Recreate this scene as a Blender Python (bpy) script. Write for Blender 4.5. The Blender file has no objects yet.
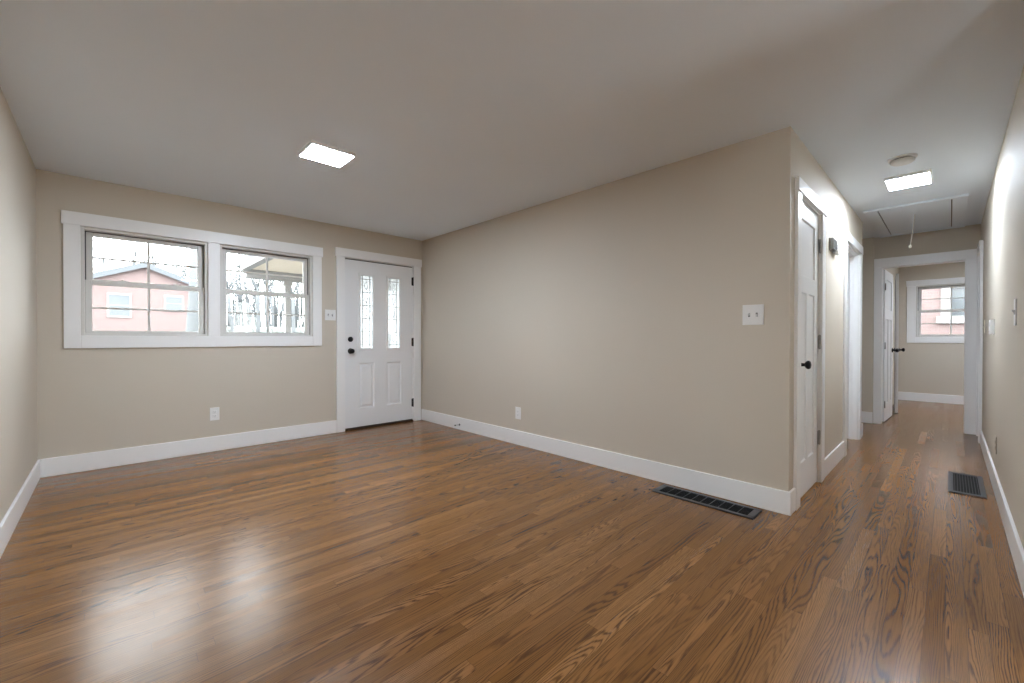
import bpy, bmesh, math, random
from mathutils import Vector, Matrix

# ------------------------------------------------------------------ scene, camera, sky, exposure
sc = bpy.context.scene
COL = sc.collection
CAM_H, YAW, PITCH, ROLL, FPX = 1.1073, .8066, -.0066, .0013, 419.84
cam_data = bpy.data.cameras.new('camera')
cam = bpy.data.objects.new('camera', cam_data)
COL.objects.link(cam)
cam_data.sensor_fit = 'HORIZONTAL'
cam_data.sensor_width = 36
cam_data.lens = 36 * FPX / 1024
cam_data.clip_start = .02
cam_data.clip_end = 300
_f = Vector((math.cos(PITCH) * math.cos(YAW), math.cos(PITCH) * math.sin(YAW), math.sin(PITCH)))
_r = Vector((math.sin(YAW), -math.cos(YAW), 0))
_u = _r.cross(_f)
_r2 = _r * math.cos(ROLL) + _u * math.sin(ROLL)
_u2 = _u * math.cos(ROLL) - _r * math.sin(ROLL)
_m = Matrix((_r2, _u2, -_f)).transposed().to_4x4()
_m.translation = (0, 0, CAM_H)
cam.matrix_world = _m
sc.camera = cam

SKY = 10.5          # overcast sky radiance
LED_ROOM = 200.0    # ceiling panels
LED_HALL = 110.0
FILL_DINING = 110.0  # unseen dining panel, added for fill
FILL_FAR = 150.0  # unseen far room panel, added for fill
sc.view_settings.view_transform = 'Standard'
sc.view_settings.look = 'None'
sc.view_settings.exposure = 0.2
sc.view_settings.gamma = 1.0
sc.view_settings.use_curve_mapping = False
sc.cycles.use_denoising = True
sc.cycles.max_bounces = 12
sc.cycles.diffuse_bounces = 8
sc.cycles.glossy_bounces = 4
sc.cycles.transparent_max_bounces = 16
sc.cycles.sample_clamp_indirect = 8
sc.cycles.caustics_reflective = False
sc.cycles.caustics_refractive = False

world = bpy.data.worlds.new('overcast_sky')
sc.world = world
world.use_nodes = True
wt = world.node_tree
wt.nodes.clear()
_tc = wt.nodes.new('ShaderNodeTexCoord')
_no = wt.nodes.new('ShaderNodeTexNoise')
_no.inputs['Scale'].default_value = 2.2
_no.inputs['Detail'].default_value = 5
_rp = wt.nodes.new('ShaderNodeValToRGB')
_rp.color_ramp.elements[0].color = (.94, .96, 1.0, 1)
_rp.color_ramp.elements[1].color = (1.0, 1.0, 1.0, 1)
_rp.color_ramp.elements[0].position = .3
_rp.color_ramp.elements[1].position = .65
_bg = wt.nodes.new('ShaderNodeBackground')
_bg.inputs['Strength'].default_value = SKY
_wo = wt.nodes.new('ShaderNodeOutputWorld')
wt.links.new(_tc.outputs['Generated'], _no.inputs['Vector'])
wt.links.new(_no.outputs['Fac'], _rp.inputs['Fac'])
wt.links.new(_rp.outputs['Color'], _bg.inputs['Color'])
wt.links.new(_bg.outputs['Background'], _wo.inputs['Surface'])

# ------------------------------------------------------------------ plan (metres, camera over the origin)
H = 2.44                 # ceiling height
WL, WB, WC, WE, WR, WG, WF = -.414, 4.99, 3.084, .698, -.2395, 7.2645, 10.45
ALC = 6.2                # where the hall's near side wall ends
BASE_H, BASE_T = .148, .015

# ------------------------------------------------------------------ node helper
class NT:
    def __init__(self, name):
        self.m = bpy.data.materials.new(name)
        self.m.use_nodes = True
        self.t = self.m.node_tree
        self.t.nodes.clear()
        self.out = self.t.nodes.new('ShaderNodeOutputMaterial')
    def put(self, sock, v):
        if isinstance(v, bpy.types.NodeSocket):
            self.t.links.new(v, sock)
        elif v is not None:
            if hasattr(sock.default_value, '__len__') and not isinstance(v, (int, float)):
                v = tuple(v)
                n = len(sock.default_value)
                v = v + (1,) * (n - len(v)) if len(v) < n else v[:n]
            sock.default_value = v
    def n(self, typ, ins=None, out=0, **props):
        nd = self.t.nodes.new('ShaderNode' + typ)
        for k, v in props.items():
            setattr(nd, k, v)
        for k, v in (ins or {}).items():
            self.put(nd.inputs[k], v)
        return nd.outputs[out]
    def math(self, op, a, b=None, c=None, clamp=False):
        nd = self.t.nodes.new('ShaderNodeMath')
        nd.operation = op
        nd.use_clamp = clamp
        self.put(nd.inputs[0], a)
        if b is not None: self.put(nd.inputs[1], b)
        if c is not None: self.put(nd.inputs[2], c)
        return nd.outputs[0]
    def mix(self, fac, a, b, blend='MIX'):
        nd = self.t.nodes.new('ShaderNodeMix')
        nd.data_type = 'RGBA'
        nd.blend_type = blend
        self.put(nd.inputs[0], fac)
        self.put(nd.inputs[6], a)
        self.put(nd.inputs[7], b)
        return nd.outputs[2]
    def ramp(self, fac, stops, interp='LINEAR'):
        nd = self.t.nodes.new('ShaderNodeValToRGB')
        cr = nd.color_ramp
        cr.interpolation = interp
        while len(cr.elements) < len(stops): cr.elements.new(.5)
        for e, (p, c) in zip(cr.elements, stops):
            e.position = p
            e.color = (c, c, c, 1) if isinstance(c, (int, float)) else tuple(c) + (1,)
        self.put(nd.inputs[0], fac)
        return nd.outputs[0]
    def pos(self):
        return self.n('NewGeometry')
    def obj(self):
        return self.n('TexCoord', out=3)
    def noise(self, vec, scale, detail=2, rough=.5, dim='3D'):
        return self.n('TexNoise', {'Vector': vec, 'Scale': scale, 'Detail': detail, 'Roughness': rough}, noise_dimensions=dim)
    def bump(self, h, strength=.2, dist=.01):
        return self.n('Bump', {'Height': h, 'Strength': strength, 'Distance': dist})
    def finish(self, sh):
        self.t.links.new(sh, self.out.inputs['Surface'])
        return self.m
    def principled(self, **k):
        names = dict(color='Base Color', rough='Roughness', metal='Metallic', normal='Normal', spec='Specular IOR Level',
                     coat='Coat Weight', coat_rough='Coat Roughness', ecol='Emission Color', estr='Emission Strength', alpha='Alpha')
        return self.n('BsdfPrincipled', {names[a]: v for a, v in k.items()})

def painted(name, col, rough=.5, scale=90, var=.03, bump=.06, spec=.5):
    """a plain painted, moulded or coated surface with fine unevenness"""
    t = NT(name)
    p = t.pos()
    f = t.noise(p, scale, 3)
    lo = tuple(c * (1 - var) for c in col)
    hi = tuple(min(1, c * (1 + var)) for c in col)
    c = t.mix(t.noise(p, 1.7, 2), lo, hi)
    return t.finish(t.principled(color=c, rough=rough, spec=spec, normal=t.bump(f, bump, .002)))

def metal(name, col, rough=.35, metallic=1.0):
    t = NT(name)
    f = t.noise(t.pos(), 240, 2)
    r = t.math('MULTIPLY_ADD', f, .12, rough - .06)
    return t.finish(t.principled(color=col, rough=r, metal=metallic, normal=t.bump(f, .05, .001)))

def glow(name, strength, col=(.875, .99, 1.135)):
    t = NT(name)
    v = t.math('MULTIPLY_ADD', t.noise(t.pos(), 20, 1), strength * .04, strength * .98)
    return t.finish(t.n('Emission', {'Color': col, 'Strength': v}))

def clear_glass(name, tint=(.97, .99, .985), ripple=0.0):
    t = NT(name)
    nrm = t.bump(t.noise(t.pos(), 60, 2), ripple, .004) if ripple else None
    tr = t.n('BsdfTransparent', {'Color': tint})
    gl = t.n('BsdfGlossy', {'Roughness': .02 + ripple * .1, 'Normal': nrm})
    fr = t.n('Fresnel', {'IOR': 1.45, 'Normal': nrm})
    return t.finish(t.n('MixShader', {0: fr, 1: tr, 2: gl}))

def textured_glass(name):
    t = NT(name)
    f = t.noise(t.pos(), 70, 3)
    nrm = t.bump(f, .5, .01)
    tr = t.n('BsdfTransparent', {'Color': (.74, .78, .79)})
    tl = t.n('BsdfTranslucent', {'Color': (.80, .83, .84), 'Normal': nrm})
    gl = t.n('BsdfGlossy', {'Roughness': .12, 'Normal': nrm})
    a = t.n('MixShader', {0: t.ramp(f, [(.35, .35), (.7, .75)]), 1: tr, 2: tl})
    return t.finish(t.n('MixShader', {0: .07, 1: a, 2: gl}))

def oak_floor(name):
    t = NT(name)
    p = t.pos()
    s = t.n('SeparateXYZ', {0: p})
    nd = s.node
    X, Y = nd.outputs[0], nd.outputs[1]
    W = .057
    yb = t.math('DIVIDE', t.math('ADD', Y, 20.0), W)
    row = t.math('FLOOR', yb)
    fy = t.math('FRACT', yb)
    r1 = t.n('TexWhiteNoise', {'W': row}, noise_dimensions='1D')
    ln = 1.15
    xb = t.math('DIVIDE', t.math('ADD', t.math('ADD', X, 20.0), t.math('MULTIPLY', r1, 7.3)), ln)
    xb = t.math('ADD', xb, t.math('MULTIPLY', t.math('SINE', t.math('MULTIPLY', xb, 2.1)), .25))
    seg = t.math('FLOOR', xb)
    fx = t.math('FRACT', xb)
    idv = t.n('CombineXYZ', {0: row, 1: seg, 2: 0.0})
    wn = t.t.nodes.new('ShaderNodeTexWhiteNoise')
    wn.noise_dimensions = '3D'
    t.t.links.new(idv, wn.inputs['Vector'])
    rv, rc = wn.outputs['Value'], wn.outputs['Color']
    sr = t.n('SeparateColor', {0: rc}).node
    ra, rb_, rcc = sr.outputs[0], sr.outputs[1], sr.outputs[2]
    # each strip has its own piece of the log
    gx = t.math('ADD', t.math('MULTIPLY', X, 1.25), t.math('MULTIPLY', ra, 91.0))
    gy = t.math('ADD', t.math('MULTIPLY', Y, 13.0), t.math('MULTIPLY', rb_, 57.0))
    gv = t.n('CombineXYZ', {0: gx, 1: gy, 2: t.math('MULTIPLY', rcc, 33.0)})
    field = t.math('MULTIPLY', t.noise(gv, 1.0, 1, .4), .62)
    fine = t.noise(gv, 6.0, 3, .6)
    cy = t.math('SUBTRACT', fy, t.math('MULTIPLY_ADD', ra, .5, .25))
    straight = t.math('MULTIPLY', cy, t.math('MULTIPLY', t.math('SUBTRACT', rcc, .5), 1.0))
    arch = t.math('MULTIPLY', t.math('MULTIPLY', cy, cy), t.math('MULTIPLY', t.math('SUBTRACT', rb_, .2), .75))
    along = t.math('MULTIPLY', X, t.math('MULTIPLY', t.math('SUBTRACT', ra, .5), .55))
    fld = t.math('ADD', t.math('ADD', t.math('ADD', field, straight), t.math('ADD', arch, along)), t.math('MULTIPLY', fine, .05))
    freq = t.math('MULTIPLY_ADD', rv, 14.0, 15.0)
    ring = t.math('FRACT', t.math('MULTIPLY', fld, freq))
    line = t.ramp(ring, [(0, .0), (.34, .05), (.60, 1.0), (.73, .9), (.90, .08), (1, .0)])
    # open pores: short dark dashes along the strip
    pv = t.n('CombineXYZ', {0: t.math('MULTIPLY', gx, 4.5), 1: t.math('MULTIPLY', gy, 38.0), 2: t.math('MULTIPLY', rcc, 9.0)})
    pore = t.ramp(t.noise(pv, 1.0, 2, .6), [(.42, 0), (.66, 1)])
    strength = t.math('MULTIPLY_ADD', t.math('FRACT', t.math('MULTIPLY', rcc, 7.7)), .78, .42)
    dark = t.math('MULTIPLY', t.math('MULTIPLY', line, t.math('MULTIPLY_ADD', pore, .65, .62)), strength, clamp=True)
    base = t.ramp(rv, [(0, FLOOR_A), (.25, FLOOR_B), (.55, FLOOR_C), (.8, FLOOR_D), (1, FLOOR_E)])
    soft = t.noise(t.n('CombineXYZ', {0: t.math('MULTIPLY', gx, .8), 1: t.math('MULTIPLY', gy, 2.4), 2: 0.0}), 1.0, 2)
    base = t.mix(t.math('MULTIPLY', soft, .35), base, (.5, .5, .5), 'SOFT_LIGHT')
    base = t.mix(t.math('MULTIPLY', pore, .34), base, FLOOR_DARK)
    col = t.mix(dark, base, FLOOR_DARK)
    ey = t.math('MINIMUM', fy, t.math('SUBTRACT', 1.0, fy))
    ex = t.math('MULTIPLY', t.math('MINIMUM', fx, t.math('SUBTRACT', 1.0, fx)), ln / W)
    edge = t.math('MINIMUM', ey, ex)
    gap = t.ramp(edge, [(.006, 1), (.022, 0)])
    col = t.mix(t.math('MULTIPLY', gap, .62), col, (.035, .016, .007))
    hgt = t.math('ADD', t.math('MULTIPLY', t.noise(p, 5.0, 2), .9), t.math('ADD', t.math('MULTIPLY', t.noise(p, 60.0, 2), .12), t.math('MULTIPLY', pore, -.07)))
    rough = t.math('ADD', t.math('MULTIPLY_ADD', pore, .03, FLOOR_ROUGH), t.math('MULTIPLY', t.math('SUBTRACT', ra, .5), .06))
    return t.finish(t.principled(color=col, rough=rough, spec=.46, normal=t.bump(hgt, .30, .0025)))

FLOOR_A, FLOOR_B, FLOOR_C, FLOOR_D, FLOOR_E = (.205, .086, .020), (.243, .106, .028), (.272, .121, .034), (.300, .138, .041), (.345, .164, .052)
FLOOR_DARK = (.072, .030, .010)
FLOOR_ROUGH = .215

def brick(name, c1, c2, mortar):
    t = NT(name)
    tc = t.obj()
    s = t.n('SeparateXYZ', {0: tc}).node
    v = t.n('CombineXYZ', {0: s.outputs[0], 1: s.outputs[2], 2: 0.0})
    b = t.t.nodes.new('ShaderNodeTexBrick')
    t.put(b.inputs['Vector'], v)
    t.put(b.inputs['Color1'], c1); t.put(b.inputs['Color2'], c2); t.put(b.inputs['Mortar'], mortar)
    for k, x in (('Scale', 1.0), ('Mortar Size', .008), ('Brick Width', .21), ('Row Height', .075)): b.inputs[k].default_value = x
    c = t.mix(t.math('MULTIPLY', t.noise(tc, 3, 3), .5), b.outputs['Color'], c2)
    return t.finish(t.principled(color=c, rough=.9, normal=t.bump(b.outputs['Fac'], .4, .01)))

def streaky(name, a, b, scale=(2, 2, 14), rough=.85):
    t = NT(name)
    mp = t.n('Mapping', {'Vector': t.obj(), 'Scale': scale})
    f = t.noise(mp, 3, 4)
    return t.finish(t.principled(color=t.mix(f, a, b), rough=rough, normal=t.bump(f, .5, .02)))

M = {}
M['wall'] = painted('beige wall paint', (.60, .540, .455), .62, 160, .015, .05, .35)
M['ceiling'] = painted('white ceiling tinted against floor bounce', (.805, .88, .965), .9, 120, .015, .08, .2)  # blue tint put into the paint to offset warm floor bounce
M['trim'] = painted('white semi gloss trim paint', (.89, .89, .885), .34, 60, .012, .03)
M['door'] = painted('white door paint', (.86, .865, .87), .38, 60, .012, .03)
M['vinyl'] = painted('white vinyl window', (.70, .69, .66), .4, 80, .015, .02)
M['track'] = painted('dark sash track', (.09, .09, .085), .6)
M['plate'] = painted('white plastic plate', (.82, .82, .81), .3, 90, .01, .01)
M['ivory'] = painted('ivory plastic plate', (.86, .81, .68), .4, 90, .01, .01)
M['detector'] = painted('matte white detector shell', (.70, .70, .69), .75, 90, .01, .01, .2)
M['slot'] = painted('dark slot', (.10, .10, .10), .6)
M['toggle'] = painted('plastic toggle', (.62, .62, .62), .35, 90, .01, .01)
M['black'] = metal('black hardware', (.012, .012, .013), .38, .6)
M['hinge'] = metal('black hinge', (.022, .022, .022), .45, .7)
M['nickel'] = metal('dull nickel hinge', (.42, .41, .39), .4)
M['chrome'] = metal('brushed silver cover', (.40, .41, .42), .32)
M['bronze'] = metal('dark bronze threshold', (.030, .016, .008), .55, .3)
M['ventgrey'] = metal('grey metal grille', (.105, .108, .118), .42, .6)
M['ventdark'] = painted('vent interior shade painted black', (.008, .008, .008), .9)
M['lead'] = metal('lead came', (.16, .155, .14), .5)
M['glass'] = clear_glass('clear window glass')
M['lite'] = textured_glass('textured leaded glass')
M['darkpane'] = painted('pale grey house pane', (.085, .10, .112), .15)
M['cord'] = painted('white cotton cord', (.78, .76, .72), .8)
M['cordknob'] = painted('cream cord knob', (.86, .80, .68), .35)
M['floor'] = oak_floor('stained oak strip floor')
M['closet_shade'] = painted('closet shade painted dark', (.05, .045, .04), .9)  # near-black colour stands in for the shade inside the closets
M['led_room'] = glow('room panel diffuser', LED_ROOM)
M['led_hall'] = glow('hall panel diffuser', LED_HALL)
M['fill_dining'] = glow('dining fill panel diffuser', FILL_DINING)
M['fill_far'] = glow('far room fill panel diffuser', FILL_FAR)
M['brick'] = brick('pink red brick', (.190, .139, .136), (.168, .118, .115), (.19, .165, .16))
M['siding'] = painted('white exterior trim', (.235, .235, .235), .6)
M['fascia'] = painted('grey blue fascia board', (.088, .10, .112), .6)
M['roofing'] = streaky('grey roof shingle', (.085, .095, .105), (.12, .13, .14), (3, 9, 9))
M['bark'] = streaky('grey bark', (.085, .094, .10), (.118, .128, .135), (6, 6, 1.5))
M['lawn'] = streaky('dull winter lawn', (.095, .10, .094), (.117, .117, .113), (1, 1, 1))
M['soffit'] = streaky('tan porch boards', (.70, .62, .52), (.76, .68, .58), (12, .6, 1))
M['bush'] = streaky('grey green hedge', (.10, .115, .11), (.15, .16, .155), (6, 6, 6))

# ------------------------------------------------------------------ mesh helpers
class MB:
    def __init__(self): self.bm = bmesh.new()
    def box(self, x0, x1, y0, y1, z0, z1, bevel=0.0, seg=2):
        x0, x1 = min(x0, x1), max(x0, x1); y0, y1 = min(y0, y1), max(y0, y1); z0, z1 = min(z0, z1), max(z0, z1)
        b = bmesh.new()
        bmesh.ops.create_cube(b, size=1)
        for v in b.verts:
            v.co = ((x0 + x1) / 2 + v.co.x * (x1 - x0), (y0 + y1) / 2 + v.co.y * (y1 - y0), (z0 + z1) / 2 + v.co.z * (z1 - z0))
        if bevel > 0:
            bmesh.ops.bevel(b, geom=list(b.edges), offset=min(bevel, (x1 - x0) * .45, (y1 - y0) * .45, (z1 - z0) * .45), segments=seg, affect='EDGES', profile=.5)
        self.merge(b)
        return self
    def merge(self, b):
        me = bpy.data.meshes.new('tmp')
        b.to_mesh(me); b.free()
        self.bm.from_mesh(me)
        bpy.data.meshes.remove(me)
    def lathe(self, prof, center=(0, 0, 0), axis='Z', seg=24):
        """prof: (radius, height) pairs; the ends are closed"""
        b = bmesh.new()
        rings = []
        for r, h in prof:
            rings.append([b.verts.new((r * math.cos(2 * math.pi * i / seg), r * math.sin(2 * math.pi * i / seg), h)) for i in range(seg)])
        for a, c in zip(rings, rings[1:]):
            for i in range(seg):
                b.faces.new((a[i], a[(i + 1) % seg], c[(i + 1) % seg], c[i]))
        b.faces.new(list(reversed(rings[0]))); b.faces.new(rings[-1])
        rot = {'Z': Matrix.Identity(3), '-Y': Matrix.Rotation(math.pi / 2, 3, 'X'), 'Y': Matrix.Rotation(-math.pi / 2, 3, 'X'),
               'X': Matrix.Rotation(math.pi / 2, 3, 'Y')}[axis]
        for v in b.verts: v.co = rot @ v.co + Vector(center)
        bmesh.ops.recalc_face_normals(b, faces=b.faces)
        for f in b.faces: f.smooth = len(f.verts) == 4
        self.merge(b)
        return self
    def tube(self, pts, radii, seg=8):
        b = bmesh.new()
        rings = []
        pts = [Vector(p) for p in pts]
        for i, p in enumerate(pts):
            d = (pts[min(i + 1, len(pts) - 1)] - pts[max(i - 1, 0)]).normalized()
            a = d.orthogonal().normalized() if not rings else (ax - d * ax.dot(d)).normalized()
            ax = a
            c = d.cross(a)
            r = radii[i] if hasattr(radii, '__len__') else radii
            rings.append([b.verts.new(p + (a * math.cos(2 * math.pi * k / seg) + c * math.sin(2 * math.pi * k / seg)) * r) for k in range(seg)])
        for a, c in zip(rings, rings[1:]):
            for k in range(seg): b.faces.new((a[k], a[(k + 1) % seg], c[(k + 1) % seg], c[k]))
        b.faces.new(list(reversed(rings[0]))); b.faces.new(rings[-1])
        for f in b.faces: f.smooth = True
        self.merge(b)
        return self
    def prism(self, poly, z0, z1, plane='XY'):
        """extrudes a 2D outline; plane XY: along Z, XZ: along Y"""
        b = bmesh.new()
        f = (lambda p, h: (p[0], p[1], h)) if plane == 'XY' else (lambda p, h: (p[0], h, p[1])) if plane == 'XZ' else (lambda p, h: (h, p[0], p[1]))
        lo = [b.verts.new(f(p, z0)) for p in poly]
        hi = [b.verts.new(f(p, z1)) for p in poly]
        n = len(poly)
        b.faces.new(lo); b.faces.new(hi)
        for i in range(n): b.faces.new((lo[i], lo[(i + 1) % n], hi[(i + 1) % n], hi[i]))
        bmesh.ops.recalc_face_normals(b, faces=b.faces)
        self.merge(b)
        return self
    def grid_slab(self, x0, x1, z0, z1, y0, y1, holes=(), panels=()):
        """an upright slab (front face at y0) with through holes (a,b,c,d) and moulded panels (a,b,c,d,profile), profile = [(inset, depth)...]"""
        b = bmesh.new()
        rects = [h[:4] for h in holes] + [p[:4] for p in panels]
        xs = sorted({x0, x1} | {r[0] for r in rects} | {r[1] for r in rects})
        zs = sorted({z0, z1} | {r[2] for r in rects} | {r[3] for r in rects})
        def inside(cx, cz): return any(r[0] < cx < r[1] and r[2] < cz < r[3] for r in rects)
        def q(*p): b.faces.new([b.verts.new(v) for v in p])
        for a, c in zip(xs, xs[1:]):
            for d, e in zip(zs, zs[1:]):
                if not inside((a + c) / 2, (d + e) / 2):
                    q((a, y0, d), (c, y0, d), (c, y0, e), (a, y0, e))
                    q((c, y1, d), (a, y1, d), (a, y1, e), (c, y1, e))
        def ring(r, ya, yb, r2=None):
            r2 = r2 or r
            A = [(r[0], ya, r[2]), (r[1], ya, r[2]), (r[1], ya, r[3]), (r[0], ya, r[3])]
            B = [(r2[0], yb, r2[2]), (r2[1], yb, r2[2]), (r2[1], yb, r2[3]), (r2[0], yb, r2[3])]
            for i in range(4):
                j = (i + 1) % 4
                q(A[i], A[j], B[j], B[i])
            return B
        ring((x0, x1, z0, z1), y0, y1)
        for h in holes: ring(h[:4], y0, y1)
        for p in panels:
            for yy, sgn in ((y0, 1), (y1, -1)):
                r, dp = p[:4], 0.0
                for ins, dep in p[4]:
                    r2 = (p[0] + ins, p[1] - ins, p[2] + ins, p[3] - ins)
                    B = ring(r, yy + sgn * dp, yy + sgn * dep, r2)
                    r, dp = r2, dep
                q(*B)
        bmesh.ops.remove_doubles(b, verts=b.verts, dist=1e-5)
        bmesh.ops.recalc_face_normals(b, faces=b.faces)
        self.merge(b)
        return self
    def build(self, name, mat, parent=None, loc=(0, 0, 0), rot=0, **props):
        me = bpy.data.meshes.new(name)
        self.bm.to_mesh(me); self.bm.free()
        me.materials.append(mat)
        o = bpy.data.objects.new(name, me)
        COL.objects.link(o)
        o.location = loc
        o.rotation_euler = (0, 0, rot)
        if parent: o.parent = parent
        for k, v in props.items(): o[k] = v
        return o

def thing(name, label, cat, loc=(0, 0, 0), rot=0.0, group=None, kind=None):
    o = bpy.data.objects.new(name, None)
    o.empty_display_size = .1
    COL.objects.link(o)
    o.location = loc
    o.rotation_euler = (0, 0, rot)
    return tag(o, label, cat, group, kind)

def tag(o, label, cat, group=None, kind=None):
    o['label'] = label
    o['category'] = cat
    if group: o['group'] = group
    if kind: o['kind'] = kind
    return o

def struct(o, label, cat): return tag(o, label, cat, None, 'structure')
R90 = math.pi / 2
# local wall frame: x to the right as one faces the wall, y into the wall, z up
ROT = {'back': 0.0, 'center': -R90, 'left': R90, 'right': math.pi, 'end': -R90, 'rear': math.pi}

# ------------------------------------------------------------------ room shell
struct(MB().box(-.56, 10.62, -3.36, 5.15, -.12, 0).build('floor', M['floor']), 'medium brown oak strip floor with strong dark grain', 'floor')
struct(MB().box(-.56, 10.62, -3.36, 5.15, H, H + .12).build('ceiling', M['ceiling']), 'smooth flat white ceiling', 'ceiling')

# windows and doors (opening limits)
W1, W2, WZ = (-.171, .690), (.786, 1.656), (1.130, 2.037)
D1 = (2.020, 2.945, 2.075)
CLO = (3.294, 3.955, 2.066)
D3 = (5.090, 5.950, 2.045)
END = (-.122, .619, 2.040)
FW = (-.450, .428, 1.148, 2.060)

TH = .15
ZB, ZH = -.06, -.05     # walls and their doorways start just under the floor
struct(MB().grid_slab(WL - TH, WC + .12, ZB, H, WB, WB + TH, holes=[(W1[0], W1[1], *WZ), (W2[0], W2[1], *WZ), (D1[0], D1[1], ZH, D1[2])]).build('wall_back', M['wall']),
       'beige wall holding the pair of windows and the front door', 'wall')
DW = (-2.95, -1.60, .10, 2.15)  # side opening behind the camera, added for fill daylight
RW = (2.35, 3.40, .10, 2.15)  # rear opening, also unseen and added for fill daylight
e = MB().grid_slab(-3.36, WB, 0, H, 0, TH, holes=[(DW[0], DW[1], DW[2], DW[3])]).build('wall_left', M['wall'], loc=(WL, 0, 0), rot=R90)
struct(e, 'beige wall strip left of the two windows', 'wall')
struct(MB().box(WC, WC + .12, WE + .12, WB, 0, H).build('wall_center', M['wall']), 'long blank beige wall between front door and hall corner', 'wall')
struct(MB().grid_slab(WC, ALC, ZB, H, WE, WE + .12, holes=[(CLO[0], CLO[1], ZH, CLO[2]), (D3[0], D3[1], ZH, D3[2])]).build('wall_hall', M['wall']),
       'beige hall wall with the closet door and a cased doorway', 'wall')
struct(MB().box(2.3, WG + .12, WR - .12, WR, 0, H).build('wall_right', M['wall']), 'bare beige hall wall at the right edge, with switches and thermostat', 'wall')
e = MB().grid_slab(-WE, -WR, ZB, H, 0, .12, holes=[(-END[1], -END[0], ZH, END[2])]).build('wall_end', M['wall'], loc=(WG, 0, 0), rot=-R90)
struct(e, 'beige wall above and beside the cased opening at the hall end', 'wall')
struct(MB().box(WG - .035, WG + .12, WE, 1.75, 0, H).build('wall_alcove', M['wall']), 'narrow paler beige wall strip left of the hall end opening', 'wall')
struct(MB().box(ALC - .12, WG - .035, 1.63, 1.75, 0, H).build('wall_recess', M['wall']), 'beige wall inside the side recess at the hall end', 'wall')
struct(MB().box(ALC - .12, ALC, WE + .12, 1.63, 0, H).build('wall_return', M['wall']), 'beige return wall of the hall recess', 'wall')
# closet and side room backs behind the two hall doors
struct(MB().box(WC + .12, ALC - .12, 1.55, 1.60, 0, H).build('wall_closet', M['closet_shade']), 'back of the hall closet, shade painted dark', 'wall')
# far room
FL = .66
f = MB().grid_slab(WG + .12, WF, ZB, H, FL, FL + .12, holes=[(8.30, 9.24, ZH, 2.09)]).build('wall_far_left', M['wall'])
struct(f, 'beige wall with a dark closet opening in the far room', 'wall')
struct(MB().box(8.2, 9.4, FL + .72, FL + .77, 0, H).box(8.2, 8.28, FL + .12, FL + .72, 0, H).box(9.27, 9.4, FL + .12, FL + .72, 0, H).build('wall_far_closet', M['closet_shade']), 'inside of the far room closet, shade painted dark', 'wall')
e = MB().grid_slab(-FL - .12, 2.6, 0, H, 0, .15, holes=[(-FW[1], -FW[0], FW[2], FW[3])]).build('wall_far', M['wall'], loc=(WF, 0, 0), rot=-R90)
struct(e, 'beige wall holding the window at the far end of the hall', 'wall')
struct(MB().box(WG, WF, -2.72, -2.6, 0, H).build('wall_far_right', M['wall']), 'beige side wall of the far room', 'wall')
struct(MB().box(WG, WG + .12, -2.6, WR - .12, 0, H).build('wall_far_near', M['wall']), 'beige near wall of the far room', 'wall')
# unseen dining end, added behind the camera for fill light
e = MB().grid_slab(-3.75, -WL, 0, H, 0, .15, holes=[(-RW[1], -RW[0], RW[2], RW[3])]).build('wall_rear', M['wall'], loc=(0, -3.2, 0), rot=math.pi)
struct(e, 'beige wall behind the viewer', 'wall')
struct(MB().box(3.6, 3.75, -3.2, WR - .12, 0, H).build('wall_dining', M['wall']), 'beige side wall of the dining end', 'wall')

# ------------------------------------------------------------------ casings
def casing(name, label, x0, x1, top, loc, rot, w=.098, wl=None, wr=None, head=.098, ear=.012, t=.02, bottom=None, mull=None, left=True, right=True):
    wl = w if wl is None else wl; wr = w if wr is None else wr
    z0 = bottom - .106 if bottom else 0.0
    b = MB()
    b.box(x0 - wl, x0, -t, 0, z0, top, .003)
    b.box(x1, x1 + wr, -t, 0, z0, top, .003)
    if bottom:
        b.box(x0, x1, -t, 0, z0, bottom, .003)
    if mull: b.box(mull[0], mull[1], -t, 0, bottom, top, .003)
    b.box(x0 - wl - ear, x1 + wr + ear, -t - .006, 0, top, top + head, .003)
    return struct(b.build(name, M['trim'], loc=loc, rot=rot), label, 'trim')

casing('trim_1', 'wide white casing framing the pair of windows', W1[0], W2[1], WZ[1], (0, WB, 0), 0, bottom=WZ[0], mull=(W1[1], W2[0]), head=.107)
casing('trim_2', 'white casing around the front door', D1[0], D1[1], D1[2], (0, WB, 0), 0, wr=.108, head=.102)
casing('trim_3', 'white casing around the closet door by the corner', CLO[0], CLO[1], CLO[2], (0, WE, 0), 0, wl=.101, wr=.105, head=.085, ear=.006)
casing('trim_4', 'white casing around the second hall doorway', D3[0], D3[1], D3[2], (0, WE, 0), 0, head=.085, ear=.006)
casing('trim_5', 'white casing around the opening at the hall end', -END[1], -END[0], END[2], (WG, 0, 0), -R90, wl=.076, wr=.096, head=.115, ear=0)
casing('trim_6', 'white casing around the far room window', -FW[1], -FW[0], FW[3], (WF, 0, 0), -R90, w=.118, bottom=FW[2], head=.100, ear=.010)
casing('trim_7', 'white casing edge standing out from the right hall wall', -7.15, -6.775, 2.06, (0, WR, 0), math.pi, head=.10, ear=.006, t=.025)

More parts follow.
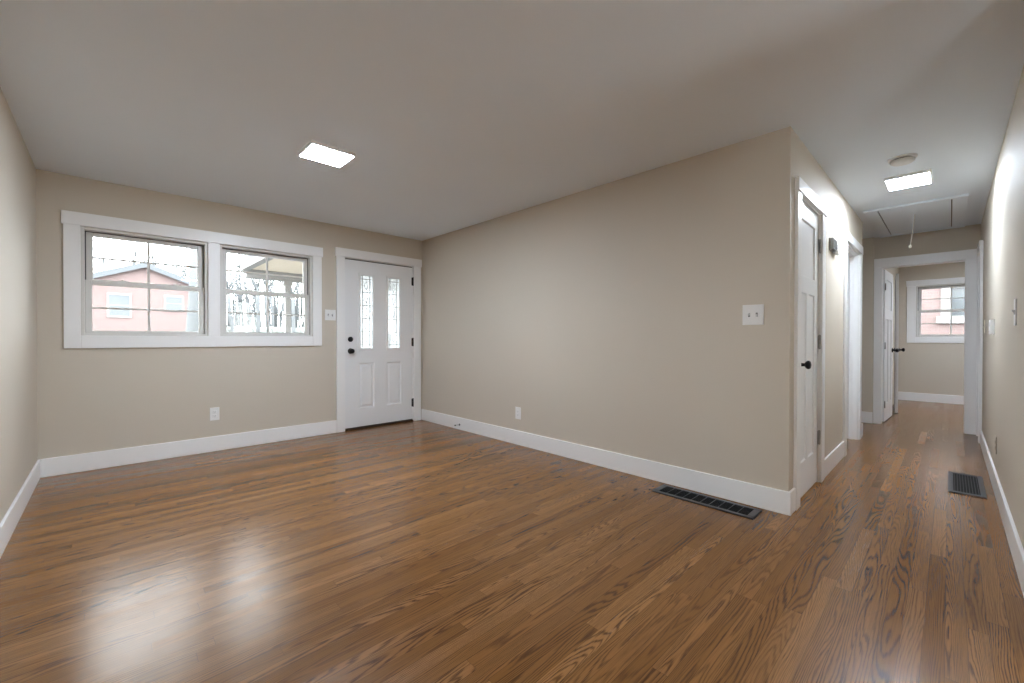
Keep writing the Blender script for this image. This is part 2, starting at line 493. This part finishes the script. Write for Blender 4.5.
# jamb linings
def jamb(name, label, x0, x1, top, loc, rot, depth=.12, t=.018, stop=None):
    b = MB()
    b.box(x0, x0 + t, .0, depth, 0, top)
    b.box(x1 - t, x1, .0, depth, 0, top)
    b.box(x0 + t, x1 - t, .0, depth, top - t, top)
    if stop is not None:
        b.box(x0 + t, x0 + t + .012, stop, stop + .03, 0, top - t)
        b.box(x1 - t - .012, x1 - t, stop, stop + .03, 0, top - t)
        b.box(x0 + t + .012, x1 - t - .012, stop, stop + .03, top - t - .012, top - t)
    return struct(b.build(name, M['trim'], loc=loc, rot=rot), label, 'trim')

jamb('trim_8', 'white jamb lining of the closet door', CLO[0], CLO[1], CLO[2], (0, WE, 0), 0, t=.006)
jamb('trim_9', 'white jamb seen inside the second hall doorway', D3[0], D3[1], D3[2], (0, WE, 0), 0, stop=.045)
jamb('trim_10', 'white jamb lining of the hall end opening', -END[1], -END[0], END[2], (WG, 0, 0), -R90, t=.004)
jamb('trim_11', 'thin white jamb lining of the front door', D1[0], D1[1], D1[2], (0, WB, 0), 0, t=.006, depth=.15)

# ------------------------------------------------------------------ baseboards (mitred runs, eased top)
def baseboard(name, label, runs):
    b = MB()
    for (x0, x1, y0, y1) in runs: b.box(x0, x1, y0, y1, 0, BASE_H, .004)
    return struct(b.build(name, M['trim']), label, 'baseboard')
t_ = BASE_T
baseboard('baseboard_back', 'white baseboard under the two windows', [(WL + t_, D1[0] - .098, WB - t_, WB)])
baseboard('baseboard_left', 'white baseboard along the wall at the left edge', [(WL, WL + t_, DW[1] + .02, WB)])
baseboard('baseboard_center', 'long white baseboard from front door round to hall corner', [(WC - t_, WC, WE - t_, WB), (WC, CLO[0] - .101, WE - t_, WE)])
baseboard('baseboard_hall', 'short white baseboard between the two hall doorways', [(CLO[1] + .105, D3[0] - .098, WE - t_, WE)])
baseboard('baseboard_corner', 'white baseboard wrapping the hall wall end past the second doorway', [(D3[1] + .098, ALC + t_, WE - t_, WE), (ALC, ALC + t_, WE, 1.63)])
baseboard('baseboard_right', 'white baseboard along the hall wall at the right edge', [(2.3, 6.677, WR, WR + t_)])
baseboard('baseboard_end', 'short white baseboard left of the hall end opening', [(WG - .035 - t_, WG - .035, END[1] + .078, 1.63)])
baseboard('baseboard_far', 'white baseboard under the far room window', [(WF - t_, WF, -2.6, FL)])

# ------------------------------------------------------------------ windows
def window(name, label, w, h, loc, rot, y0=.006, locks=True):
    """double hung window with a two by two grid in each sash; local x 0..w, z 0..h"""
    r = thing(name, label, 'window', loc, rot, kind='structure')
    fr = MB()
    fy0, fy1, ft = y0, .13, .022
    fr.box(0, ft, fy0, fy1, 0, h, .002).box(w - ft, w, fy0, fy1, 0, h, .002)
    fr.box(ft, w - ft, fy0, fy1, h - ft, h, .002).box(ft, w - ft, fy0, fy1, 0, .020, .002)
    fr.build('window_frame', M['vinyl'], r)
    tr = MB()
    zm = h * .485
    for a, c in ((ft, ft + .007), (w - ft - .007, w - ft)): tr.box(a, c, .074, .104, zm + .03, h - ft)
    tr.box(ft + .007, w - ft - .007, .074, .104, h - ft - .006, h - ft)
    tr.build('sash_track', M['track'], r)
    st = .043
    def sash(nm, x0, x1, z0, z1, ya, yb, top, bot, mz):
        s = MB()
        s.box(x0, x0 + st, ya, yb, z0, z1, .004).box(x1 - st, x1, ya, yb, z0, z1, .004)
        s.box(x0 + st, x1 - st, ya, yb, z1 - top, z1, .004).box(x0 + st, x1 - st, ya, yb, z0, z0 + bot, .004)
        o = s.build(nm, M['vinyl'], r)
        ym = (ya + yb) / 2
        MB().box(x0 + st - .004, x1 - st + .004, ym - .003, ym + .003, z0 + bot - .004, z1 - top + .004).build('glass_pane', M['glass'], o)
        g = MB()
        xm = (x0 + x1) / 2
        g.box(xm - .010, xm + .010, ym - .012, ym - .0032, z0 + bot, z1 - top, .002)
        g.box(x0 + st, xm - .010, ym - .012, ym - .0032, mz - .008, mz + .008, .002)
        g.box(xm + .010, x1 - st, ym - .012, ym - .0032, mz - .008, mz + .008, .002)
        g.build('muntin_grid', M['vinyl'], o)
        return o
    zu0, zu1 = zm, h - ft - .006
    sash('upper_sash', ft + .007, w - ft - .007, zu0, zu1, .076, .102, .034, .040, zu0 + .040 + (zu1 - zu0 - .074) * .51)
    zl0, zl1 = .020, zm + .030
    lo = sash('lower_sash', ft + .001, w - ft - .001, zl0, zl1, .042, .070, .040, .022, zl0 + .022 + (zl1 - zl0 - .062) * .50)
    for fx in (.30, .72):
        k = MB()
        k.box(w * fx - .032, w * fx + .032, .046, .068, zl1, zl1 + .008, .002)
        k.lathe([(.011, 0), (.011, .008), (.006, .011)], (w * fx, .057, zl1 + .008))
        k.box(w * fx - .006, w * fx + .030, .050, .060, zl1 + .009, zl1 + .015, .002)
        k.build('sash_lock', M['vinyl'], lo)
    for fx in (.07, .93):
        MB().box(w * fx - .022, w * fx + .022, .044, .066, zl1, zl1 + .006, .002).build('tilt_latch', M['vinyl'], lo)
    return r

window('window_1', 'double hung window on the far left, red brick house outside', W1[1] - W1[0], WZ[1] - WZ[0], (W1[0], WB, WZ[0]), 0)
window('window_2', 'double hung window nearer the front door, bare trees and porch roof outside', W2[1] - W2[0], WZ[1] - WZ[0], (W2[0], WB, WZ[0]), 0)
window('window_3', 'window in the far room at the hall end, brick close outside', FW[1] - FW[0], FW[3] - FW[2], (WF, FW[1], FW[2]), -R90)
def fill_glazed_door(name, label, w, h, loc, rot):  # unseen glazed doors, added to let fill daylight in
    r = thing(name, label, 'window', loc, rot, kind='structure')
    b = MB()
    for x in (0, w / 2 - .03, w - .06): b.box(x, x + .06, .02, .10, 0, h, .004)
    for x in (.06, w / 2 + .03):
        b.box(x, x + w / 2 - .09, .02, .10, 0, .06, .004).box(x, x + w / 2 - .09, .02, .10, h - .06, h, .004)
    b.build('window_frame', M['vinyl'], r)
    for x in (.05, w / 2 + .02): MB().box(x, x + w / 2 - .07, .055, .061, .05, h - .05).build('glass_pane', M['glass'], r)
fill_glazed_door('fill_window_4', 'added glazed fill door in the side wall behind the viewer', DW[1] - DW[0], DW[3] - DW[2], (WL, DW[0], DW[2]), R90)
fill_glazed_door('fill_window_5', 'added glazed fill door in the rear wall behind the viewer', RW[1] - RW[0], RW[3] - RW[2], (RW[1], -3.2, RW[2]), math.pi)

# ------------------------------------------------------------------ doors
def knob(parent, x, z, y=0.0, mat=None, out=-1, name='knob'):
    b = MB()
    prof = [(.032, 0), (.033, .004), (.026, .010), (.012, .014), (.011, .034), (.020, .040), (.028, .049), (.029, .058), (.023, .066), (.010, .070)]
    b.lathe(prof, (x, y, z), '-Y' if out < 0 else 'Y')
    return b.build(name, mat or M['black'], parent)
def hinge(parent, x, z, y=0.0, mat=None, h=.09, r=.007):
    b = MB()
    b.lathe([(.003, -.006), (r * .8, -.003), (r, 0), (r, h / 3 - .001), (r * .85, h / 3), (r, h / 3 + .001), (r, 2 * h / 3 - .001), (r * .85, 2 * h / 3), (r, 2 * h / 3 + .001),
             (r, h), (r * .8, h + .003), (.003, h + .006)], (x, y - r, z - h / 2), seg=12)
    b.box(x - .018, x + .0, y - .002, y + .0005, z - h / 2, z + h / 2)
    return b.build('hinge', mat or M['hinge'], parent)

RAISED = [(.006, .001), (.014, .015), (.026, .015), (.046, .004)]
FLAT = [(.004, .001), (.007, .009), (.012, .011)]
# front door
r = thing('door_1', 'white front door with two narrow leaded glass lites', 'door', (D1[0], WB, 0), 0, kind='structure')
x = D1[0]
L1, L2 = (2.2135 - x, 2.377 - x), (2.581 - x, 2.746 - x)
LZ = (.985, 1.885)
MB().grid_slab(.009, D1[1] - x - .009, .030, D1[2] - .020, .004, .046,
    holes=[(L1[0], L1[1], *LZ), (L2[0], L2[1], *LZ)],
    panels=[(2.195 - x, 2.402 - x, .250, .812, RAISED), (2.560 - x, 2.777 - x, .250, .812, RAISED)]).build('door_slab', M['door'], r)
for (a, c) in (L1, L2):
    m = MB()
    for (i, o_, y) in ((.000, .024, -.006),):
        m.box(a - o_, a + .004, y, .0045, LZ[0] - o_, LZ[1] + o_, .003).box(c - .004, c + o_, y, .0045, LZ[0] - o_, LZ[1] + o_, .003)
        m.box(a + .004, c - .004, y, .0045, LZ[0] - o_, LZ[0] + .004, .003).box(a + .004, c - .004, y, .0045, LZ[1] - .004, LZ[1] + o_, .003)
    fo = m.build('lite_frame', M['door'], r)
    MB().box(a + .0005, c - .0005, .018, .026, LZ[0] + .0005, LZ[1] - .0005).build('leaded_glass', M['lite'], r)
    cm = MB()
    d = .0038
    for xx in (a + .034, c - .034): cm.box(xx - d, xx + d, .0135, .0178, LZ[0] + .001, LZ[1] - .001)
    n_ = [LZ[0] + .045] + [LZ[0] + .045 + (LZ[1] - LZ[0] - .09) * k / 5 for k in range(1, 5)] + [LZ[1] - .045]
    for zz in n_: cm.box(a + .001, c - .001, .0125, .0176, zz - d, zz + d)
    for k in range(5):   # small lozenges in the middle column
        zc = (n_[k] + n_[k + 1]) / 2
        xm = (a + c) / 2
        cm.tube([(xm, .015, zc - .055), (xm + .022, .015, zc), (xm, .015, zc + .055), (xm - .022, .015, zc), (xm, .015, zc - .055)], .0022, 6)
    cm.build('lead_came', M['lead'], r)
MB().box(.008, D1[1] - x - .008, .016, .044, D1[2] - .0195, D1[2] - .0065).build('weatherstrip', M['track'], r)
knob(r, 2.092 - x, .957, .004)
MB().lathe([(.031, 0), (.031, .008), (.027, .014), (.010, .016), (.010, .024)], (2.092 - x, .004, 1.098), '-Y').box(2.092 - x - .005, 2.092 - x + .005, -.034, -.018, 1.082, 1.114, .003).build('deadbolt', M['black'], r)
for z in (1.872, 1.062, .250): hinge(r, D1[1] - x - .006, z, .004, h=.105, r=.009)
MB().box(.006, D1[1] - x - .006, -.018, .15, 0, .018, .004).box(.008, D1[1] - x - .008, .004, .05, .018, .030).build('threshold', M['bronze'], r)

# closet door, three panels
r = thing('door_2', 'tall white three-panel closet door at the hall corner', 'door', (CLO[0], WE, 0), 0, kind='structure')
w_ = CLO[1] - CLO[0]
MB().grid_slab(.009, w_ - .009, .009, CLO[2] - .009, .010, .045,
    panels=[(.112, w_ - .112, 1.545, 1.945, FLAT), (.112, .302, .245, 1.435, FLAT), (.362, w_ - .112, .245, 1.435, FLAT)]).build('door_slab', M['door'], r)
knob(r, .072, .935, .010)
for z in (1.822, 1.085, .350): hinge(r, w_ - .007, z, .004, M['nickel'], h=.10, r=.008)

# second doorway, door shut at the back of its jamb
r = thing('door_3', 'white door set deep inside the second hall doorway', 'door', (D3[0], WE, 0), 0, kind='structure')
w_ = D3[1] - D3[0]
MB().grid_slab(.021, w_ - .021, .012, D3[2] - .021, .078, .113, panels=[(.13, w_ - .13, 1.5, 1.92, FLAT), (.13, w_ / 2 - .04, .24, 1.38, FLAT), (w_ / 2 + .04, w_ - .13, .24, 1.38, FLAT)]).build('door_slab', M['door'], r)
knob(r, .09, .95, .078)

def panel_door(name, label, w, h, loc, rot, knob_z=.95, hinges=True):
    """hinged at local x = 0, face at y = 0"""
    r = thing(name, label, 'door', loc, rot, kind='structure')
    MB().grid_slab(0, w, .012, h, 0, .035, panels=[(.11, w - .11, 1.50, h - .12, FLAT), (.11, w / 2 - .035, .24, 1.38, FLAT), (w / 2 + .035, w - .11, .24, 1.38, FLAT)]).build('door_slab', M['door'], r)
    knob(r, w - .065, knob_z, 0)
    knob(r, w - .065, knob_z, .035, out=1)
    if hinges:
        for z in (1.80, 1.02, .24):
            b = MB()
            b.lathe([(.007, 0), (.007, .09)], (-.006, -.006, z - .045), seg=12)
            b.box(-.004, .028, -.0022, .0006, z - .045, z + .045)
            b.build('hinge', M['nickel'], r)
    return r
panel_door('door_4', 'white panel door standing open inside the hall end opening', .715, 2.03, (WG + .150, .600, 0), -math.atan2(.030, .715))
# closet door left ajar in the far room: seen along its edge
hx, hy, fxx, fyy = 9.19, .622, 8.43, .562
panel_door('door_5', 'white closet door ajar in the far room, seen edge on', math.hypot(hx - fxx, hy - fyy), 2.075, (hx, hy, 0), math.atan2(fyy - hy, fxx - hx), hinges=False)
# linen door on the right hall wall
r = thing('door_6', 'narrow white door on the right hall wall beside the end opening', 'door', (-0, WR, 0), math.pi, kind='structure')
MB().grid_slab(-7.148, -6.777, .012, 2.058, -.006, .0, panels=[(-7.05, -6.87, .3, 1.9, [(.004, .002), (.010, .002)])]).build('door_slab', M['door'], r)

# ------------------------------------------------------------------ switches, outlets, wall devices
def plate(r, w, h, mat, d=.006):
    return MB().box(-w / 2, w / 2, -d, 0, -h / 2, h / 2, .003, 3).build('plate', mat, r)
def screw(parent, x, z, y=-.006):
    return MB().lathe([(.0035, 0), (.0035, .0008), (.002, .0014)], (x, y, z), '-Y', 10).build('screw', M['plate'], parent)
def light_switch(label, loc, rot, w, h, gangs, ups, group=None, mat=None):
    r = thing('light_switch', label, 'light switch', loc, rot, group)
    mat = mat or M['plate']
    plate(r, w, h, mat)
    for g in range(gangs):
        gx = (g - (gangs - 1) / 2) * .046
        MB().box(gx - .006, gx + .006, -.0075, -.0058, -.013, .013).build('toggle_slot', M['slot'], r)
        up = ups[g]
        s = 1 if up else -1
        b = MB().prism([(-.006, s * -.008), (-.0155, s * .007), (-.0140, s * .013), (-.006, s * .008)], gx - .0045, gx + .0045, 'YZ')
        b.build('toggle', M['toggle'] if mat is M['plate'] else mat, r)
        for z in (-.030, .030): screw(r, gx, z)
    return r
def outlet(label, loc, rot, w=.078, h=.126, mat=None, group='wall outlets', deco=False):
    r = thing('outlet', label, 'outlet', loc, rot, group)
    mat = mat or M['plate']
    plate(r, w, h, mat)
    if deco:
        MB().box(-.0165, .0165, -.0085, -.0055, -.033, .033, .001).build('receptacle', mat, r)
        zs = (-.019, .019)
    else:
        for z in (-.0195, .0195):
            MB().box(-.017, .017, -.0085, -.0055, z - .014, z + .014, .0045, 3).build('receptacle', mat, r)
        screw(r, 0, 0)
        zs = (-.0195, .0195)
    for z in zs:
        s = MB()
        s.box(-.0078, -.0058, -.0090, -.0084, z - .002, z + .007).box(.0058, .0078, -.0090, -.0084, z - .002, z + .006)
        s.lathe([(.0024, 0), (.0024, .0005)], (0, -.0085, z - .0075), '-Y', 10)
        s.build('slots', M['slot'] if mat is M['plate'] else M['toggle'], r)
    return r

light_switch('white double light switch squeezed between window and front door', (1.8535, WB, 1.380), ROT['back'], .122, .124, 2, (0, 1))
light_switch('white double light switch on the long blank wall near the hall corner', (WC, .905, 1.268), ROT['center'], .128, .134, 2, (1, 0))
light_switch('white single light switch at the picture\'s right edge', (3.437, WR, 1.250), ROT['right'], .074, .140, 1, (1,))
light_switch('cream switch plate on the right hall wall beyond the thermostat', (6.30, WR, 1.235), ROT['right'], .10, .135, 1, (0,), mat=M['ivory'])
outlet('white outlet under the windows', (.741, WB, .366), ROT['back'])
outlet('white outlet on the long blank wall', (WC, 3.121, .330), ROT['center'], deco=True)
outlet('beige outlet low on the right hall wall, painted like the wall', (4.68, WR, .335), ROT['right'], .072, .125, M['wall'])

r = thing('thermostat', 'white and grey thermostat box on the right hall wall', 'thermostat', (5.06, WR, 1.205), ROT['right'])
MB().box(-.085, .085, -.006, 0, -.062, .062, .002).build('back_plate', M['plate'], r)
MB().box(-.080, .080, -.024, -.006, -.058, .058, .004, 3).build('cover', M['plate'], r)
MB().box(-.045, .030, -.0246, -.0238, .004, .040).build('display', M['toggle'], r)
MB().box(-.02, .02, -.026, -.0236, -.040, -.030, .001).build('lever', M['toggle'], r)

r = thing('door_chime', 'silver door chime with dark front high on the hall wall', 'door chime', (4.40, WE, 1.895), 0)
MB().box(-.10, .17, -.010, 0, -.050, .050, .002).build('back_plate', M['plate'], r)
MB().box(-.10, .06, -.032, -.010, -.046, .050, .005, 3).build('cover', M['chrome'], r)
g = MB()
for k in range(6): g.box(-.085 + k * .022, -.071 + k * .022, -.0335, -.0318, -.034, .040)
g.build('grille', M['slot'], r)
for z in (-.028, .0, .028): MB().box(.066, .150, -.026, -.0098, z - .008, z + .008, .003).build('tone_bar', M['chrome'], r)
MB().box(-.02, .165, -.030, -.010, -.062, -.050, .003).build('bottom_rail', M['chrome'], r)

r = thing('door_stop', 'small black spring door stop on the baseboard near the front door', 'door stop', (WC - BASE_T, 4.12, .062), ROT['center'])
MB().lathe([(.012, 0), (.012, .004), (.006, .006)], (0, 0, 0), '-Y', 16).build('base', M['black'], r)
pts = [(.0045 * math.cos(k * .9), -.006 - k * .0009, .0045 * math.sin(k * .9)) for k in range(62)]
MB().tube(pts, .0012, 5).build('spring', M['chrome'], r)
MB().lathe([(.006, 0), (.0085, .002), (.0085, .010), (.006, .013)], (0, -.060, 0), '-Y', 14).build('tip', M['black'], r)

# ------------------------------------------------------------------ floor vents
def floor_vent(label, loc, rot, L=.65, Wd=.178, cross=9, louvres=9):
    r = thing('floor_vent', label, 'floor vent', loc, rot, 'black and grey floor vents')
    t, fr = .009, .026
    b = MB()
    b.box(-L / 2, L / 2, -Wd / 2, -Wd / 2 + fr, 0, t, .003).box(-L / 2, L / 2, Wd / 2 - fr, Wd / 2, 0, t, .003)
    b.box(-L / 2, -L / 2 + fr * 1.5, -Wd / 2 + fr, Wd / 2 - fr, 0, t, .003).box(L / 2 - fr * 1.5, L / 2, -Wd / 2 + fr, Wd / 2 - fr, 0, t, .003)
    b.build('frame', M['ventgrey'], r)
    MB().box(-L / 2 - .003, L / 2 + .003, -Wd / 2 - .003, Wd / 2 + .003, 0, .0035, .001).build('lower_lip', M['black'], r)
    x0, x1, y0, y1 = -L / 2 + fr * 1.5, L / 2 - fr * 1.5, -Wd / 2 + fr, Wd / 2 - fr
    MB().box(x0, x1, y0, y1, 0.0036, .0040).build('duct_shade', M['ventdark'], r)  # thin black sheet paints the shade of an open duct
    lv = MB()
    for k in range(louvres):
        y = y0 + (y1 - y0) * (k + .5) / louvres
        lv.box(x0, x1, y - .0016, y + .0016, .0040, .0075)
    lv.build('louvres', M['black'], r)
    for k in range(cross):
        xx = x0 + (x1 - x0) * (k + 1) / (cross + 1)
        MB().box(xx - .0016, xx + .0016, y0, y1, .0042, .0082).build('crossbar', M['ventgrey'], r)
    return r
floor_vent('dark floor vent with cross bars against the baseboard near the hall corner', (2.934, 1.162, 0), R90, .662, .186)
floor_vent('black floor vent with long louvres in the hall floor', (4.715, -.090, 0), 0, .655, .186, cross=0, louvres=9)

# ------------------------------------------------------------------ ceiling fixtures
def ceiling_light(label, loc, mat, w=.30, d=.30):
    r = thing('ceiling_light', label, 'ceiling light', loc, 0, 'flat square ceiling lights')
    MB().box(-w / 2, w / 2, -d / 2, d / 2, -.0245, 0, .004).build('housing', M['trim'], r)
    MB().box(-w / 2 + .012, w / 2 - .012, -d / 2 + .012, d / 2 - .012, -.0265, -.0240, .001).build('diffuser', mat, r)
    return r
ceiling_light('lit square ceiling light in the main room', (1.132, 3.104, H), M['led_room'], .305, .280)
ceiling_light('lit square ceiling light in the hall', (4.805, .247, H), M['led_hall'], .345, .280)
ceiling_light('added square fill light on the unseen dining end ceiling', (1.3, -1.7, H), M['fill_dining'])  # added out of view to brighten the main room
ceiling_light('added square fill light on the far room ceiling, out of sight', (8.9, -.7, H), M['fill_far'])  # added above the opening, unseen, to brighten the far walls

r = thing('smoke_detector', 'round white smoke detector on the hall ceiling before the light', 'smoke detector', (4.215, .250, H), 0)
MB().lathe([(.082, 0), (.082, -.008), (.078, -.011)], (0, 0, 0), seg=40).build('base_plate', M['plate'], r)
MB().lathe([(.056, -.0105), (.060, -.016), (.060, -.019)], (0, 0, 0), seg=40).build('vent_ring', M['slot'], r)
MB().lathe([(.070, -.0185), (.068, -.030), (.055, -.040), (.020, -.043)], (0, 0, 0), seg=40).build('cover', M['detector'], r)

r = thing('attic_hatch', 'white pull-down attic hatch in the hall ceiling with hanging cord', 'attic hatch', (6.45, .262, H), 0)
hx0, hx1, hy0, hy1 = -.785, .770, -.375, .372
b = MB()
b.box(hx0, hx0 + .045, hy0, hy1, -.020, 0, .003).box(hx1 - .05, hx1, hy0, hy1, -.020, 0, .003)
b.box(hx0 + .045, hx1 - .05, hy0, hy0 + .105, -.016, 0, .003).box(hx0 + .045, hx1 - .05, hy1 - .105, hy1, -.016, 0, .003)
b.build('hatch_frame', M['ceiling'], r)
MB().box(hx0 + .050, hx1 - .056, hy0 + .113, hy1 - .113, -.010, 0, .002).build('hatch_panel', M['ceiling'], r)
gp = MB()
for ya in (hy0 + .105, hy1 - .113): gp.box(hx0 + .045, hx1 - .05, ya, ya + .008, -.003, 0)
gp.build('hatch_gap_shade', M['track'], r)  # dark strips paint the shade in the gaps beside the panel
cd = MB().tube([(-.30, .002, -.008), (-.298, .012, -.12), (-.292, .025, -.24), (-.288, .036, -.33)], .0032, 8).build('pull_cord', M['cord'], r)
MB().lathe([(.004, .012), (.012, .004), (.014, -.008), (.010, -.020), (.003, -.024)], (-.288, .037, -.337), seg=16).build('cord_knob', M['cordknob'], cd)

# ------------------------------------------------------------------ outdoors
lawn = bmesh.new()
nx, ny = 30, 30
vs = {}
for i in range(nx + 1):
    for j in range(ny + 1):
        x = -25 + 75 * i / nx
        y = 5.15 + 60 * j / ny
        z = -.35 + max(0, min(1, (y - 7) / 26)) * 1.85 + .08 * math.sin(x * .5) * math.sin(y * .4)
        vs[i, j] = lawn.verts.new((x, y, z))
for i in range(nx):
    for j in range(ny): lawn.faces.new((vs[i, j], vs[i + 1, j], vs[i + 1, j + 1], vs[i, j + 1]))
b = MB(); b.merge(lawn)
struct(b.build('ground', M['lawn']), 'pale washed-out lawn outside the front windows', 'ground')
struct(MB().box(10.62, 40, -15, 5.14, -.5, -.35).build('ground', M['lawn']), 'side yard ground outside the far window', 'ground')

def house_window(parent, x, z, w, h, y):
    f = MB().box(x - .09, x + w + .09, y - .05, y - .001, z + h, z + h + .12, .004).box(x - .09, x + w + .09, y - .06, y - .001, z - .10, z, .004)
    f.box(x - .09, x, y - .04, y - .001, z, z + h).box(x + w, x + w + .09, y - .04, y - .001, z, z + h).box(x, x + w, y - .03, y - .001, z + h * .48, z + h * .53)
    o = f.build('house_window', M['siding'], parent)
    MB().box(x, x + w, y - .012, y - .002, z, z + h).build('pane', M['darkpane'], o)

YH = 34.0
r = thing('brick_house', 'pink brick gabled house across the street, seen through the left window', 'house', (0, YH, 1.45), 0)
ap, hw, ez = 1.57, 3.4, 2.72
wl = MB().prism([(ap - hw, 0), (ap + hw, 0), (ap + hw, ez), (ap, ez + hw * .40), (ap - hw, ez)], 0, 9, 'XZ')
wl.build('brick_wall', M['brick'], r)
rf = MB()
s_ = .40
o_ = .28
zt = ez + hw * s_
rf.prism([(ap, zt), (ap + hw + .4, zt - (hw + .4) * s_), (ap + hw + .4, zt - (hw + .4) * s_ + .14), (ap, zt + .16), (ap - hw - .4, zt - (hw + .4) * s_ + .14), (ap - hw - .4, zt - (hw + .4) * s_)], -o_, 9.3, 'XZ')
rf.build('roof', M['roofing'], r)
fa = MB().prism([(ap, zt - .14), (ap + hw + .4, zt - (hw + .4) * s_ - .14), (ap + hw + .4, zt - (hw + .4) * s_ + .17), (ap, zt + .19), (ap - hw - .4, zt - (hw + .4) * s_ + .17), (ap - hw - .4, zt - (hw + .4) * s_ - .14)], -o_ - .05, -o_ - .002, 'XZ')
fa.build('fascia', M['fascia'], r)
house_window(r, -.02, .98, .90, 1.22, 0)
house_window(r, 2.55, 1.45, .80, .80, 0)

# second brick house beside the far window
r = thing('brick_house', 'red brick house wall with a white framed window outside the far room', 'house', (15.5, 0, -.35), -R90)
MB().grid_slab(-6, 6, 0, 5, 0, .3, holes=[(.02, 1.15, 2.05, 3.55)]).build('brick_wall', M['brick'], r)
f = MB().box(-.17, .02, -.05, .12, 1.98, 3.75, .004).box(1.15, 1.34, -.05, .12, 1.98, 3.75, .004).box(.02, 1.15, -.05, .12, 3.55, 3.75, .004).box(-.25, 1.42, -.08, .12, 1.85, 2.05, .004)
f.box(.02, 1.15, .02, .08, 2.76, 2.84)
o = f.build('house_window', M['siding'], r)
bl = MB()
bl.box(.02, 1.15, .10, .11, 2.05, 3.55)
bl.build('pane', M['darkpane'], o)

# porch roof over the front door
r = thing('porch_roof', 'tan porch ceiling and white beam seen through the second window', 'porch roof', (1.8, 5.2, 2.36), 0)
MB().box(0, 4.2, 0, 3.7, 0, .05).build('porch_ceiling', M['soffit'], r)
MB().box(-.12, 4.3, -.02, 3.9, .05, .14).build('roof_deck', M['roofing'], r)
MB().box(-.03, 4.2, 3.55, 3.70, -.16, 0, .01).box(-.12, 0, 0, 3.55, -.05, .05, .01).build('beam', M['siding'], r)
p = MB().box(.62, .72, 3.57, 3.67, -2.7, -.16, .01)
p.box(.59, .75, 3.54, 3.70, -.24, -.16, .006)
p.build('post', M['siding'], r)

def tree(label, x, y, h, rad, seed, group='bare trees in the yard', lean=0.0):
    rnd = random.Random(seed)
    z0 = -.35 + max(0, min(1, (y - 7) / 26)) * 1.85 - .15
    r = thing('bare_tree', label, 'tree', (x, y, z0), 0, group)
    trunk, br = MB(), MB()
    def grow(p, d, ln, ra, depth, b):
        pts, rr = [p], [ra]
        for k in range(3):
            j = .05 if depth == 0 else .16
            d = (d + Vector((rnd.uniform(-j, j), rnd.uniform(-j, j), rnd.uniform(-.03, .12)))).normalized()
            p = p + d * ln / 3
            pts.append(p); rr.append(ra * (1 - .14 * (k + 1)))
        b.tube(pts, rr, 10 if depth == 0 else 6 if depth < 2 else 4)
        if depth >= 5: return
        for k in range((4, 3, 3, 2, 2)[depth]):
            a = rnd.uniform(0, 2 * math.pi)
            tilt = rnd.uniform(.22, .62)
            q = d.orthogonal().normalized()
            q = (Matrix.Rotation(a, 3, d) @ q)
            nd = (d * math.cos(tilt) + q * math.sin(tilt)).normalized()
            grow(pts[-1] - d * ln * rnd.uniform(0, .30 if depth else .12), nd, ln * rnd.uniform(.58, .78), rr[-1] * rnd.uniform(.58, .78), depth + 1, br)
    grow(Vector((0, 0, 0)), Vector((lean, 0, 1)).normalized(), h * .38, rad, 0, trunk)
    trunk.build('trunk', M['bark'], r)
    br.build('branches', M['bark'], r)
    return r
for a in [('thick grey tree trunk at the right of the left window', 1.36, 12.0, 9.5, .17, 5, 'bare trees in the yard', .0),
          ('slender bare tree at the left of the second window', 3.5, 18.6, 7.0, .08, 8, 'bare trees in the yard', -.12),
          ('bare tree low in the second window, second from its left', 5.6, 25.0, 8.0, .11, 11),
          ('bare tree behind the middle bar of the second window', 7.6, 31.5, 9.0, .14, 17),
          ('bare tree behind the porch post in the second window', 6.3, 21.6, 7.0, .10, 23),
          ('bare tree at the right side of the second window', 8.7, 26.8, 7.5, .13, 29),
          ('small bare tree at the far right of the second window', 12.4, 36.5, 9.5, .15, 31),
          ('distant bare tree high behind the left end of the hedge', 7.6, 43.0, 11.0, .18, 43),
          ('distant bare tree standing behind the middle of the hedge', 12.2, 48.5, 11.0, .18, 47),
          ('distant bare tree standing behind the right end of the hedge', 17.4, 51.0, 11.0, .18, 53),
          ('thin bare tree behind the brick house roof', 4.6, 52.0, 12.0, .17, 37),
          ('thin bare tree rising above the brick house on the left', -3.2, 50.0, 12.0, .17, 41)]:
    tree(*a)
wd = MB()
rnd = random.Random(9)
for k in range(250):
    x, y = rnd.uniform(-8, 34), rnd.uniform(60, 70)
    hh, rr_ = rnd.uniform(6, 12), rnd.uniform(.07, .16)
    dx, dy = rnd.uniform(-.8, .8), rnd.uniform(-.5, .5)
    wd.tube([(x, y, 1.3), (x + dx * .4, y + dy * .4, 1.3 + hh * .5), (x + dx, y + dy, 1.3 + hh)], [rr_, rr_ * .7, .02], 5)
    for q in range(7):
        f_ = rnd.uniform(.25, .85)
        p0 = Vector((x + dx * f_, y + dy * f_, 1.3 + hh * f_))
        ln_ = hh * rnd.uniform(.15, .32)
        wd.tube([p0, p0 + Vector((rnd.uniform(-.7, .7), rnd.uniform(-.5, .5), rnd.uniform(.4, .9))) * ln_], [rr_ * .45, .015], 4)
tag(wd.build('woods', M['bark']), 'hazy line of bare woods on the horizon outside the front windows', 'woods', None, 'stuff')
hd = MB()
rnd = random.Random(4)
for k in range(40):
    x = 4.5 + k * .16
    hd.lathe([(.05, 0), (.30, .12), (.36, .35), (.24, .62), (.06, .75)], (x, 30 + rnd.uniform(-.3, .3), 1.1 + rnd.uniform(-.05, .05)), seg=8)
tag(hd.build('hedge', M['bush']), 'low grey hedge line beyond the lawn in the second window', 'hedge', None, 'stuff')
